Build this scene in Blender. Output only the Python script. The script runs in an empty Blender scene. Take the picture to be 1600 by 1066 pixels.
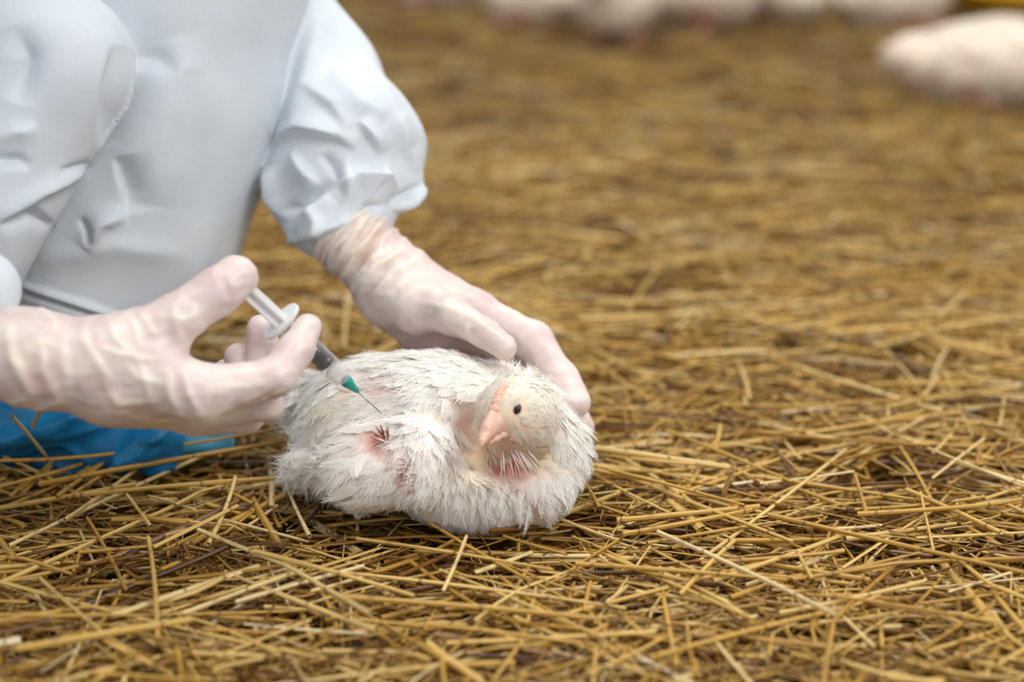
import bpy, math, random
import numpy as np

# ------------------------------------------------------------------ camera, world, lights
scene = bpy.context.scene
COL = scene.collection
FPX = 2667.0
PITCH = math.radians(19.6)
CAM_H = 0.57
SP, CP = math.sin(PITCH), math.cos(PITCH)
C0 = np.array([0.0, 0.0, CAM_H])
FW = np.array([0.0, CP, -SP]); UP = np.array([0.0, SP, CP]); RT = np.array([1.0, 0.0, 0.0])

cam_d = bpy.data.cameras.new('camera'); cam = bpy.data.objects.new('camera', cam_d); COL.objects.link(cam)
cam.location = (0, 0, CAM_H); cam.rotation_euler = (math.pi / 2 - PITCH, 0, 0)
cam_d.sensor_width = 36.0; cam_d.lens = 36.0 * FPX / 1600.0
cam_d.clip_start = 0.05; cam_d.clip_end = 60
cam_d.dof.use_dof = True; cam_d.dof.focus_distance = 1.285; cam_d.dof.aperture_fstop = 2.1
scene.camera = cam

world = bpy.data.worlds.new('world'); scene.world = world; world.use_nodes = True
wb = world.node_tree.nodes['Background']
wb.inputs['Color'].default_value = (0.93, 0.965, 1.0, 1); wb.inputs['Strength'].default_value = 0.70


def area_light(name, loc, target, size, power, color):
    l = bpy.data.lights.new(name, 'AREA'); l.shape = 'RECTANGLE'; l.size, l.size_y = size
    l.energy = power; l.color = color
    o = bpy.data.objects.new(name, l); COL.objects.link(o); o.location = loc
    from mathutils import Vector
    o.rotation_euler = (Vector(target) - Vector(loc)).to_track_quat('-Z', 'Y').to_euler()
    return o


area_light('barn_side_window', (2.1, -0.5, 2.7), (0.0, 1.35, 0.0), (1.6, 1.2), 64, (1.0, 0.955, 0.89))
area_light('barn_roof_light', (-0.3, 1.9, 3.4), (0.0, 1.5, 0.0), (2.0, 1.2), 64, (1.0, 0.965, 0.91))

vs = scene.view_settings
vs.view_transform = 'Standard'; vs.look = 'None'; vs.gamma = 1.0; vs.use_curve_mapping = False
vs.exposure = 0.16
scene.cycles.diffuse_bounces = 8; scene.cycles.max_bounces = 14

# ------------------------------------------------------------------ helpers
rng = np.random.default_rng(7)


def P(x, y, d):
    return C0 + d * (FW + (x - 800.0) / FPX * RT + (533.0 - y) / FPX * UP)


def G(x, y, z=0.0):
    """ground point (height z) seen at photo pixel x, y"""
    k = -SP + (533.0 - y) / FPX * CP
    return P(x, y, (z - CAM_H) / k)


def proj(V):
    W = V - C0
    d = W @ FW
    return 800 + FPX * (W @ RT) / d, 533 - FPX * (W @ UP) / d, d


def lin(r, g, b):
    f = lambda c: c / 12.92 if c <= 0.04045 else ((c + 0.055) / 1.055) ** 2.4
    return (f(r / 255), f(g / 255), f(b / 255), 1.0)


NT = np.random.default_rng(3).random((32, 32, 32)).astype(np.float32)


def vnoise(p, s, off=0.0):
    q = np.asarray(p) * s + off
    i = np.floor(q).astype(np.int64); f = q - i; f = f * f * (3 - 2 * f)
    r = 0
    for a in (0, 1):
        for b in (0, 1):
            for c in (0, 1):
                w = (f[:, 0] if a else 1 - f[:, 0]) * (f[:, 1] if b else 1 - f[:, 1]) * (f[:, 2] if c else 1 - f[:, 2])
                r = r + w * NT[(i[:, 0] + a) % 32, (i[:, 1] + b) % 32, (i[:, 2] + c) % 32]
    return r * 2 - 1


def mesh_np(name, V, Q, mat=None, smooth=True, attrs=None):
    """V (n,3), Q (m,k) faces of one size"""
    me = bpy.data.meshes.new(name)
    V = np.asarray(V, np.float32); Q = np.asarray(Q, np.int32)
    m, k = Q.shape
    me.vertices.add(len(V)); me.vertices.foreach_set('co', V.ravel())
    me.loops.add(m * k); me.loops.foreach_set('vertex_index', Q.ravel())
    me.polygons.add(m)
    me.polygons.foreach_set('loop_start', np.arange(0, m * k, k, dtype=np.int32))
    me.polygons.foreach_set('loop_total', np.full(m, k, np.int32))
    me.polygons.foreach_set('use_smooth', np.full(m, smooth, bool))
    normals = (attrs or {}).pop('lie', None) if attrs else None
    for an, av in (attrs or {}).items():
        av = np.asarray(av, np.float32)
        if av.ndim == 1:
            a = me.attributes.new(an, 'FLOAT', 'POINT'); a.data.foreach_set('value', av)
        else:
            a = me.attributes.new(an, 'FLOAT_VECTOR', 'POINT'); a.data.foreach_set('vector', av.ravel())
    me.update(calc_edges=True); me.validate()
    if normals is not None: me.normals_split_custom_set_from_vertices(np.asarray(normals, np.float32))
    if mat: me.materials.append(mat)
    return me


def link(name, me, parent=None, **props):
    o = bpy.data.objects.new(name, me); COL.objects.link(o)
    if parent is not None: o.parent = parent
    for k, v in props.items():
        if v is not None: o[k] = v
    return o


def thing(name, label, category, loc, group=None):
    return_o = link(name, None, None, label=label, category=category, group=group)
    return_o.location = loc; return_o.empty_display_size = 0.02
    bpy.context.view_layer.update()
    return return_o


def child(name, me, parent, **props):
    """mesh given in world coordinates, parented to a thing without moving"""
    o = link(name, me, parent, **props)
    base = np.zeros(3); q = parent
    while q is not None:
        base += np.array(q.location); q = q.parent
    o.location = (0, 0, 0)
    n = len(me.vertices); co = np.empty(n * 3, np.float32); me.vertices.foreach_get('co', co)
    me.vertices.foreach_set('co', (co.reshape(-1, 3) - base).astype(np.float32).ravel()); me.update()
    return o


# ------------------------------------------------------------------ signed-distance modelling
def sph(x, y, d, r):
    c = P(x, y, d); r = r * d / FPX
    return lambda p: np.linalg.norm(p - c, axis=1) - r


def ell3(c, axes, radii):
    c = np.array(c); A = np.array(axes).T; R = np.array(radii)

    def f(p):
        q = (p - c) @ A
        k0 = np.linalg.norm(q / R, axis=1); k1 = np.linalg.norm(q / (R * R), axis=1) + 1e-9
        return k0 * (k0 - 1.0) / k1
    return f


def rc3(a, b, ra, rb):
    a = np.array(a); b = np.array(b); ab = b - a; L = ab @ ab

    def f(p):
        q = p - a
        t = np.clip(q @ ab / L, 0, 1)
        return np.linalg.norm(q - t[:, None] * ab, axis=1) - (ra + (rb - ra) * t)
    return f


def rc(A, B):
    return rc3(P(*A[:3]), P(*B[:3]), A[3] * A[2] / FPX, B[3] * B[2] / FPX)


def smin2(a, b, k):
    h = np.clip(0.5 + 0.5 * (b - a) / k, 0, 1)
    return b + (a - b) * h - k * h * (1 - h)


def U(k, *fs):
    def f(p):
        r = fs[0](p)
        for g in fs[1:]:
            r = smin2(r, g(p), k)
        return r
    return f


def sub(f, g, k):
    return lambda p: -smin2(-f(p), g(p), k)


def chain(pts, k=0.004):
    return U(k, *[rc(pts[i], pts[i + 1]) for i in range(len(pts) - 1)])


def surfnet(f, lo, hi, h, co=4):
    lo = np.array(lo, float); hi = np.array(hi, float)
    nb = np.ceil((hi - lo) / (h * co)).astype(int)
    ax = [lo[i] + np.arange(nb[i] + 1) * h * co for i in range(3)]
    pts = np.stack(np.meshgrid(*ax, indexing='ij'), -1).reshape(-1, 3)
    cv = f(pts).reshape(nb + 1)
    mn = None
    for a in (0, 1):
        for b in (0, 1):
            for c in (0, 1):
                s = np.abs(cv[a:nb[0] + a, b:nb[1] + b, c:nb[2] + c])
                mn = s if mn is None else np.minimum(mn, s)
    act = np.argwhere(mn < h * co * 1.6)
    n = nb * co + 1
    val = np.empty(n, np.float32)
    rep = cv[:-1, :-1, :-1].repeat(co, 0).repeat(co, 1).repeat(co, 2)
    val[:-1, :-1, :-1] = rep; val[-1] = 1; val[:, -1] = 1; val[:, :, -1] = 1
    o = np.arange(co + 1); off = np.stack(np.meshgrid(o, o, o, indexing='ij'), -1).reshape(-1, 3)
    for s in range(0, len(act), 6000):
        idx = (act[s:s + 6000, None, :] * co + off[None]).reshape(-1, 3)
        val[idx[:, 0], idx[:, 1], idx[:, 2]] = f(lo + idx * h)
    ins = val < 0
    nc = n - 1
    tot = np.zeros(nc, np.int8)
    for a in (0, 1):
        for b in (0, 1):
            for c in (0, 1):
                tot += ins[a:nc[0] + a, b:nc[1] + b, c:nc[2] + c]
    cells = np.argwhere((tot > 0) & (tot < 8))
    cid = np.full(nc, -1, np.int32); cid[cells[:, 0], cells[:, 1], cells[:, 2]] = np.arange(len(cells))
    acc = np.zeros((len(cells), 3)); cnt = np.zeros(len(cells))
    corners = [(a, b, c) for a in (0, 1) for b in (0, 1) for c in (0, 1)]
    cvv = {c: val[cells[:, 0] + c[0], cells[:, 1] + c[1], cells[:, 2] + c[2]] for c in corners}
    for c in corners:
        for axis in range(3):
            if c[axis] == 0:
                e = list(c); e[axis] = 1; e = tuple(e)
                v0, v1 = cvv[c], cvv[e]
                m = (v0 < 0) != (v1 < 0)
                t = np.where(m, v0 / np.where(m, v0 - v1, 1), 0)
                pos = np.tile(np.array(c, float), (len(cells), 1)); pos[:, axis] = t
                acc += pos * m[:, None]; cnt += m
    V = lo + (cells + acc / cnt[:, None]) * h
    quads = []
    for axis in range(3):
        sl0 = [slice(None)] * 3; sl1 = [slice(None)] * 3
        sl0[axis] = slice(0, -1); sl1[axis] = slice(1, None)
        a, b = ins[tuple(sl0)], ins[tuple(sl1)]
        e = np.argwhere(a != b)
        u, w = (axis + 1) % 3, (axis + 2) % 3
        ok = (e[:, u] > 0) & (e[:, w] > 0) & (e[:, u] < nc[u]) & (e[:, w] < nc[w])
        e = e[ok]
        q = []
        for du, dw in ((-1, -1), (0, -1), (0, 0), (-1, 0)):
            c = e.copy(); c[:, u] += du; c[:, w] += dw
            q.append(cid[c[:, 0], c[:, 1], c[:, 2]])
        q = np.stack(q, 1)
        flip = ~a[e[:, 0], e[:, 1], e[:, 2]]
        q[flip] = q[flip][:, ::-1]
        quads.append(q)
    Q = np.concatenate(quads); Q = Q[(Q >= 0).all(1)]
    for _ in range(2):
        g = grad(f, V, h * 0.4); V = V - np.clip(f(V), -h, h)[:, None] * g
    return V, Q


def grad(f, V, e):
    g = np.stack([f(V + np.eye(3)[i] * e) - f(V - np.eye(3)[i] * e) for i in range(3)], 1)
    return g / (np.linalg.norm(g, axis=1)[:, None] + 1e-9)


def bbox(*pts, pad=0.05):
    a = np.array(pts); return a.min(0) - pad, a.max(0) + pad


def vnormals(V, Q):
    fn = np.cross(V[Q[:, 2]] - V[Q[:, 0]], V[Q[:, 3]] - V[Q[:, 1]])
    N = np.zeros_like(V)
    for i in range(4): np.add.at(N, Q[:, i], fn)
    return N / (np.linalg.norm(N, axis=1)[:, None] + 1e-12)


def smooth_v(V, Q, it=1, w=0.5):
    E = np.concatenate([Q[:, [i, (i + 1) % 4]] for i in range(4)])
    for _ in range(it):
        S = np.zeros_like(V); n = np.zeros(len(V))
        np.add.at(S, E[:, 0], V[E[:, 1]]); np.add.at(n, E[:, 0], 1)
        np.add.at(S, E[:, 1], V[E[:, 0]]); np.add.at(n, E[:, 1], 1)
        V = V + w * (S / np.maximum(n, 1)[:, None] - V)
    return V


def hit(f, x, y, d0, d1, n=400):
    ds = np.linspace(d0, d1, n); p = np.array([P(x, y, d) for d in ds]); v = f(p)
    i = np.argmax(v < 0)
    return ds[i] if v[i] < 0 else None


def fold_amt(px, py, line, wl, wr):
    """0..1 weight of a crease along a pixel polyline: wl / wr are the fall-offs on its two sides"""
    best = np.full(len(px), 1e9); side = np.zeros(len(px)); tt = np.zeros(len(px))
    L = [0.0]
    for i in range(len(line) - 1): L.append(L[-1] + math.hypot(line[i + 1][0] - line[i][0], line[i + 1][1] - line[i][1]))
    for i in range(len(line) - 1):
        (x0, y0), (x1, y1) = line[i], line[i + 1]
        dx, dy = x1 - x0, y1 - y0; l2 = dx * dx + dy * dy
        t = np.clip(((px - x0) * dx + (py - y0) * dy) / l2, 0, 1)
        ex, ey = px - x0 - t * dx, py - y0 - t * dy
        dd = np.hypot(ex, ey); s = np.sign(dx * ey - dy * ex)
        m = dd < best
        best = np.where(m, dd, best); side = np.where(m, s, side); tt = np.where(m, (L[i] + t * math.sqrt(l2)) / L[-1], tt)
    w = np.where(side < 0, wl, wr)
    return np.exp(-(best / w) ** 1.6) * np.sin(np.pi * np.clip(tt, 0, 1)) ** 0.8


# ------------------------------------------------------------------ materials
def new_mat(name):
    m = bpy.data.materials.new(name); m.use_nodes = True
    nt = m.node_tree
    return m, nt, nt.nodes['Principled BSDF']


def N_(nt, typ, **kw):
    n = nt.nodes.new(typ)
    for k, v in kw.items(): setattr(n, k, v)
    return n


def ramp(nt, fac, stops):
    r = N_(nt, 'ShaderNodeValToRGB'); e = r.color_ramp.elements
    while len(e) < len(stops): e.new(0.5)
    for el, (p, c) in zip(e, stops): el.position = p; el.color = c
    nt.links.new(fac, r.inputs['Fac']); return r.outputs['Color']


def noise(nt, scale, detail=4, rough=0.55, vec=None):
    n = N_(nt, 'ShaderNodeTexNoise'); n.inputs['Scale'].default_value = scale
    n.inputs['Detail'].default_value = detail; n.inputs['Roughness'].default_value = rough
    if vec is not None: nt.links.new(vec, n.inputs['Vector'])
    return n.outputs['Fac']


def objco(nt):
    return N_(nt, 'ShaderNodeTexCoord').outputs['Object']


def bump(nt, bs, h, strength, dist=0.001):
    b = N_(nt, 'ShaderNodeBump'); b.inputs['Strength'].default_value = strength; b.inputs['Distance'].default_value = dist
    nt.links.new(h, b.inputs['Height']); nt.links.new(b.outputs['Normal'], bs.inputs['Normal'])


def mixc(nt, fac, a, b):
    m = N_(nt, 'ShaderNodeMix', data_type='RGBA')
    for s, v in ((0, fac), (6, a), (7, b)):
        if isinstance(v, (tuple, float, int)): m.inputs[s].default_value = v
        else: nt.links.new(v, m.inputs[s])
    return m.outputs[2]


def attr(nt, name, out='Fac'):
    a = N_(nt, 'ShaderNodeAttribute', attribute_name=name); return a.outputs[out]


def simple(name, col, rough=0.5, nscale=None, nstr=0.1, var=0.06, **kw):
    m, nt, bs = new_mat(name)
    bs.inputs['Roughness'].default_value = rough
    oc = objco(nt); f = noise(nt, nscale or 60, vec=oc)
    c2 = tuple(max(0, c * (1 - 2 * var)) for c in col[:3]) + (1,)
    nt.links.new(ramp(nt, f, [(0.35, c2), (0.65, col)]), bs.inputs['Base Color'])
    if nstr: bump(nt, bs, f, nstr)
    for k, v in kw.items(): bs.inputs[k.replace('_', ' ')].default_value = v
    return m


def mat_straw():
    m, nt, bs = new_mat('straw')
    sc = N_(nt, 'ShaderNodeAttribute', attribute_name='sc').outputs['Vector']   # along (m), around, tone
    sep = N_(nt, 'ShaderNodeSeparateXYZ'); nt.links.new(sc, sep.inputs[0])
    oi = N_(nt, 'ShaderNodeObjectInfo').outputs['Random']
    own = N_(nt, 'ShaderNodeMath', operation='MULTIPLY_ADD'); nt.links.new(oi, own.inputs[0]); own.inputs[1].default_value = 0.62; own.inputs[2].default_value = 0.34
    single = N_(nt, 'ShaderNodeMath', operation='LESS_THAN'); nt.links.new(sep.outputs['Z'], single.inputs[0]); single.inputs[1].default_value = 0.0
    fr = N_(nt, 'ShaderNodeMix', data_type='FLOAT'); nt.links.new(single.outputs[0], fr.inputs[0])
    nt.links.new(sep.outputs['Z'], fr.inputs[2]); nt.links.new(own.outputs[0], fr.inputs[3])
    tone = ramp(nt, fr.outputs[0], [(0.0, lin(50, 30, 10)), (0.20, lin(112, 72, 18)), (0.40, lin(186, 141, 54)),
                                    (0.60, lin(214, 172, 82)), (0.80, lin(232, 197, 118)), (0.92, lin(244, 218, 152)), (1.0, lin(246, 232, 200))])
    mp = N_(nt, 'ShaderNodeMapping'); mp.inputs['Scale'].default_value = (14, 5, 40); nt.links.new(sc, mp.inputs['Vector'])
    st = noise(nt, 1.0, 5, 0.6, mp.outputs['Vector'])
    mp2 = N_(nt, 'ShaderNodeMapping'); mp2.inputs['Scale'].default_value = (60, 1.0, 90); nt.links.new(sc, mp2.inputs['Vector'])
    bl = noise(nt, 1.0, 3, 0.6, mp2.outputs['Vector'])
    c = mixc(nt, ramp(nt, st, [(0.35, (0.55, 0.55, 0.55, 1)), (0.62, (0, 0, 0, 1))]), tone, lin(120, 78, 30))
    c = mixc(nt, ramp(nt, bl, [(0.6, (0, 0, 0, 1)), (0.78, (0.75, 0.75, 0.75, 1))]), c, lin(92, 58, 24))
    nd = N_(nt, 'ShaderNodeMath', operation='MULTIPLY_ADD'); nt.links.new(sep.outputs['X'], nd.inputs[0]); nd.inputs[1].default_value = 11.0; nt.links.new(oi, nd.inputs[2])
    nf = N_(nt, 'ShaderNodeMath', operation='FRACT'); nt.links.new(nd.outputs[0], nf.inputs[0])
    c = mixc(nt, ramp(nt, nf.outputs[0], [(0.0, (0, 0, 0, 1)), (0.47, (0, 0, 0, 1)), (0.49, (0.85, 0.85, 0.85, 1)), (0.51, (0, 0, 0, 1))]), c, lin(96, 60, 28))
    nt.links.new(c, bs.inputs['Base Color'])
    bs.inputs['Roughness'].default_value = 0.30
    bs.inputs['Specular IOR Level'].default_value = 0.5
    bump(nt, bs, st, 0.25, 0.0004)
    return m


def mat_ground():
    m, nt, bs = new_mat('litter_soil')
    oc = objco(nt)
    f = noise(nt, 9, 8, 0.65, oc); g = noise(nt, 160, 6, 0.7, oc)
    c = ramp(nt, f, [(0.3, lin(26, 18, 10)), (0.5, lin(44, 31, 16)), (0.7, lin(78, 55, 26))])
    c = mixc(nt, ramp(nt, g, [(0.45, (0, 0, 0, 1)), (0.7, (0.6, 0.6, 0.6, 1))]), c, lin(92, 66, 32))
    nt.links.new(c, bs.inputs['Base Color']); bs.inputs['Roughness'].default_value = 0.95
    bump(nt, bs, g, 0.8, 0.004)
    return m


def mat_coverall():
    m, nt, bs = new_mat('coverall_fabric')
    oc = objco(nt)
    f = noise(nt, 14, 4, 0.55, oc); g = noise(nt, 900, 3, 0.6, oc)
    c = ramp(nt, f, [(0.3, lin(200, 208, 217)), (0.7, lin(216, 222, 228))])
    nt.links.new(c, bs.inputs['Base Color'])
    bs.inputs['Roughness'].default_value = 0.55; bs.inputs['Specular IOR Level'].default_value = 0.35
    bs.inputs['Subsurface Weight'].default_value = 0.0
    w = noise(nt, 55, 5, 0.6, oc)
    mx = N_(nt, 'ShaderNodeMath', operation='ADD'); nt.links.new(w, mx.inputs[0])
    ml = N_(nt, 'ShaderNodeMath', operation='MULTIPLY'); nt.links.new(g, ml.inputs[0]); ml.inputs[1].default_value = 0.12
    nt.links.new(ml.outputs[0], mx.inputs[1])
    bump(nt, bs, mx.outputs[0], 0.22, 0.0025)
    return m


def mat_glove():
    m, nt, bs = new_mat('latex_glove')
    oc = objco(nt)
    f = noise(nt, 35, 5, 0.6, oc)
    skin = ramp(nt, f, [(0.3, lin(205, 180, 177)), (0.5, lin(219, 200, 196)), (0.7, lin(230, 214, 210))])
    c = mixc(nt, attr(nt, 'cream'), skin, lin(238, 227, 210))
    c = mixc(nt, attr(nt, 'ruddy'), c, lin(190, 140, 128))
    nt.links.new(c, bs.inputs['Base Color'])
    bs.inputs['Roughness'].default_value = 0.42
    bs.inputs['Subsurface Weight'].default_value = 0.15
    bs.inputs['Subsurface Radius'].default_value = (0.01, 0.005, 0.004); bs.inputs['Subsurface Scale'].default_value = 0.4
    g = noise(nt, 220, 3, 0.6, oc)
    bump(nt, bs, g, 0.12, 0.0006)
    return m


def mat_skin():
    m, nt, bs = new_mat('bird_skin_and_down')
    oc = objco(nt)
    f = noise(nt, 70, 5, 0.6, oc)
    white = ramp(nt, f, [(0.3, lin(234, 214, 202)), (0.7, lin(242, 226, 216))])
    c = mixc(nt, attr(nt, 'yellow'), white, lin(226, 202, 156))
    c = mixc(nt, attr(nt, 'pink'), c, lin(196, 104, 90))
    nt.links.new(c, bs.inputs['Base Color']); bs.inputs['Roughness'].default_value = 0.8
    bs.inputs['Subsurface Weight'].default_value = 0.1; bs.inputs['Subsurface Scale'].default_value = 0.3
    bs.inputs['Subsurface Radius'].default_value = (0.01, 0.005, 0.004)
    return m


def mat_feather():
    m, nt, bs = new_mat('white_feather')
    c = ramp(nt, attr(nt, 'tone'), [(0.0, lin(243, 236, 226)), (0.35, lin(251, 249, 245)), (1.0, lin(254, 253, 251))])
    c = mixc(nt, attr(nt, 'yellow'), c, lin(240, 222, 186))
    c = mixc(nt, attr(nt, 'pink'), c, lin(236, 196, 184))
    nt.links.new(c, bs.inputs['Base Color']); bs.inputs['Roughness'].default_value = 0.8
    bs.inputs['Specular IOR Level'].default_value = 0.15
    tr = N_(nt, 'ShaderNodeBsdfTranslucent'); nt.links.new(c, tr.inputs['Color'])
    mx = N_(nt, 'ShaderNodeMixShader'); mx.inputs[0].default_value = 0.30
    nt.links.new(bs.outputs[0], mx.inputs[1]); nt.links.new(tr.outputs[0], mx.inputs[2])
    nt.links.new(mx.outputs[0], nt.nodes['Material Output'].inputs['Surface'])
    return m


def mat_plastic(name, col, alpha, rough=0.12, edge=0.45):
    m, nt, bs = new_mat(name)
    bs.inputs['Base Color'].default_value = col; bs.inputs['Roughness'].default_value = rough
    f = noise(nt, 120, 3, 0.5, objco(nt)); bump(nt, bs, f, 0.05, 0.0005)
    tr = N_(nt, 'ShaderNodeBsdfTransparent'); mx = N_(nt, 'ShaderNodeMixShader')
    lw = N_(nt, 'ShaderNodeLayerWeight'); lw.inputs['Blend'].default_value = 0.35
    ad = N_(nt, 'ShaderNodeMath', operation='MULTIPLY_ADD'); nt.links.new(lw.outputs['Facing'], ad.inputs[0])
    ad.inputs[1].default_value = edge; ad.inputs[2].default_value = alpha; ad.use_clamp = True
    nt.links.new(ad.outputs[0], mx.inputs[0]); nt.links.new(tr.outputs[0], mx.inputs[1]); nt.links.new(bs.outputs[0], mx.inputs[2])
    nt.links.new(mx.outputs[0], nt.nodes['Material Output'].inputs['Surface'])
    return m


M_STRAW, M_GROUND, M_COVER, M_GLOVE, M_SKIN, M_FEATHER = mat_straw(), mat_ground(), mat_coverall(), mat_glove(), mat_skin(), mat_feather()
M_BEAK = simple('beak_horn', lin(238, 190, 168), 0.38, 180, 0.15, 0.08, Subsurface_Weight=0.1, Subsurface_Scale=0.2)
M_COMB = simple('comb_skin', lin(240, 190, 166), 0.55, 400, 0.5, 0.1)
M_LEG = simple('bird_leg_skin', lin(214, 150, 132), 0.6, 150, 0.3, 0.1)
M_EYE = simple('bird_eye', (0.006, 0.005, 0.005, 1), 0.06, 60, 0.0, 0.0)
M_QUILL = simple('pin_feather_quill', lin(166, 90, 66), 0.5, 200, 0.2, 0.15)
M_BLUE = simple('blue_shoe_cover', lin(4, 116, 168), 0.5, 45, 0.35, 0.12)
M_BLUE2 = simple('shoe_cover_sheer_edge', lin(84, 150, 168), 0.35, 60, 0.3, 0.12)
M_SEAL = simple('black_rubber', lin(20, 22, 28), 0.3, 80, 0.05, 0.05)
M_STEEL = simple('needle_steel', lin(150, 140, 138), 0.3, 90, 0.0, 0.03, Metallic=0.8)
M_TEAL = simple('teal_plastic', lin(20, 158, 150), 0.3, 90, 0.05, 0.05)
M_YELLOW = simple('yellow_plastic', lin(222, 172, 10), 0.4, 30, 0.05, 0.06)
M_BARREL = mat_plastic('clear_barrel_plastic', lin(236, 236, 236), 0.045, 0.08, 0.50)
M_MILKY = mat_plastic('milky_plastic', lin(238, 238, 238), 0.66, 0.25)
M_FROST = mat_plastic('frosted_plastic', lin(232, 228, 226), 0.30, 0.2, 0.4)

# ------------------------------------------------------------------ floor
gv = []; gn = 90
gx = np.linspace(-4.0, 4.0, gn); gy = np.linspace(-0.6, 8.0, gn)
X, Y = np.meshgrid(gx, gy, indexing='ij')
gp = np.stack([X.ravel(), Y.ravel(), np.zeros(X.size)], 1)
gp[:, 2] = -0.050 + 0.004 * vnoise(gp, 6)
ii = np.arange(gn * gn).reshape(gn, gn)
gq = np.stack([ii[:-1, :-1], ii[1:, :-1], ii[1:, 1:], ii[:-1, 1:]], -1).reshape(-1, 4)
link('floor', mesh_np('floor', gp, gq, M_GROUND), kind='structure')


# ------------------------------------------------------------------ straw
def straw_arrays(c, phi, tilt, L, r, tone, S, K, r2, bendmax=0.12, flat=None):
    """tubes of straw: c (n,3) centres, phi heading, tilt rise, L lengths, r radii; S segments, K sides"""
    n = len(L)
    u = np.linspace(-0.5, 0.5, S + 1)
    d = np.stack([np.cos(phi) * np.cos(tilt), np.sin(phi) * np.cos(tilt), np.sin(tilt)], 1)
    sd = np.stack([-np.sin(phi), np.cos(phi), np.zeros(n)], 1)
    upv = np.cross(d, sd)
    b1 = r2.normal(0, bendmax, n) * L; b2 = r2.normal(0, bendmax * 0.35, n) * L
    kp = r2.uniform(-0.3, 0.3, n); kk = np.where(r2.random(n) < 0.25, r2.normal(0, 0.35, n), 0.0)
    par = (u ** 2)[None, :]
    kink = np.maximum(u[None, :] - kp[:, None], 0) * kk[:, None] * L[:, None]
    cen = c[:, None] + (L[:, None] * u)[..., None] * d[:, None] + (b1[:, None] * par + kink)[..., None] * sd[:, None] \
        + (b2[:, None] * par)[..., None] * upv[:, None]
    ang = np.arange(K) / K * 2 * np.pi
    rr = r[:, None] * (1 + r2.normal(0, 0.07, (n, S + 1))) * np.linspace(1.08, 0.86, S + 1)[None]
    fl = np.ones(n) if flat is None else flat
    roll = r2.uniform(0, np.pi, n)
    e1 = np.cos(roll)[:, None] * sd + np.sin(roll)[:, None] * upv
    e2 = -np.sin(roll)[:, None] * sd + np.cos(roll)[:, None] * upv
    V = cen[:, :, None] + rr[:, :, None, None] * (np.cos(ang)[None, None, :, None] * e1[:, None, None]
                                                 + (np.sin(ang)[None, None, :, None] * fl[:, None, None, None]) * e2[:, None, None])
    al = np.broadcast_to((L[:, None] * (u + 0.5))[:, :, None], (n, S + 1, K))
    ar = np.broadcast_to((np.cos(ang) * 0.5)[None, None, :], (n, S + 1, K))
    to = np.broadcast_to(tone[:, None, None], (n, S + 1, K))
    sc = np.stack([al, ar, to], -1).reshape(-1, 3)
    base = (np.arange(n) * (S + 1) * K)[:, None, None]
    s = np.arange(S)[None, :, None] * K; k = np.arange(K)[None, None, :]; k1 = (k + 1) % K
    Q = np.stack([base + s + k, base + s + k1, base + s + K + k1, base + s + K + k], -1).reshape(-1, 4)
    return V.reshape(-1, 3), Q, sc


def straw_field(n, dlo, dhi, r2, S, K, zlo, zhi, lmul=1.0):
    dd = np.sqrt(r2.uniform(dlo ** 2, dhi ** 2, n))
    xx = r2.uniform(-1, 1, n) * (0.32 * dd + 0.16)
    L = np.clip(r2.lognormal(math.log(0.062 * lmul), 0.62, n), 0.012, 0.28)
    z = zlo + (zhi - zlo) * r2.random(n) ** 0.85
    phi = np.where(r2.random(n) < 0.35, r2.normal(0, 0.45, n), r2.uniform(0, np.pi, n))
    tilt = r2.normal(0, 0.11, n) / (1 + L * 7)
    r = np.clip(r2.normal(0.00122, 0.0005, n), 0.00045, 0.0026) * np.where(L < 0.04, 0.75, 1)
    tone = np.clip(r2.beta(2.0, 1.55, n), 0, 1.0)
    tone = np.where(r2.random(n) < 0.12, tone * 0.35, tone) * (0.36 + 0.64 * np.clip((z - zlo) / (zhi - zlo) * 1.45, 0, 1))  # deeper stalks darker: older, dirtier straw, plus gap shade painted into the tone
    flat = np.where(r2.random(n) < 0.5, r2.uniform(0.12, 0.4, n), r2.uniform(0.7, 1, n))
    r = r * np.where(flat < 0.4, 1.45, 1.0)
    c = np.stack([xx, dd, z], 1)
    patch = vnoise(c * (1, 1, 0), 7) + 0.6 * vnoise(c * (1, 1, 0), 17)
    keep = (patch > -0.35) | (z < zlo + 0.45 * (zhi - zlo)) | (r2.random(n) < 0.30)
    c, phi, tilt, L, r, tone, flat = [a[keep] for a in (c, phi, tilt, L, r, tone, flat)]
    return straw_arrays(c, phi, tilt, L, r, tone, S, K, r2, 0.07, flat)


r2 = np.random.default_rng(11)
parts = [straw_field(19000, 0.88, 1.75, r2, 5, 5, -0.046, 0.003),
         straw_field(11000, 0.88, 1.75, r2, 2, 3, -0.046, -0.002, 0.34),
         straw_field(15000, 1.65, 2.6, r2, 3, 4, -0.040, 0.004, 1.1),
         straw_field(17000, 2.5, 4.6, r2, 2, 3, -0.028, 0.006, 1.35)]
o = 0; VV, QQ, SS = [], [], []
for v, q, s in parts:
    VV.append(v); QQ.append(q + o); SS.append(s); o += len(v)
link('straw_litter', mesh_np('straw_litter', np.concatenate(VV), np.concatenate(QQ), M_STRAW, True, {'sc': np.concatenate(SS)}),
     kind='stuff', label='thick golden straw litter covering the whole barn floor', category='straw litter')

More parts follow.
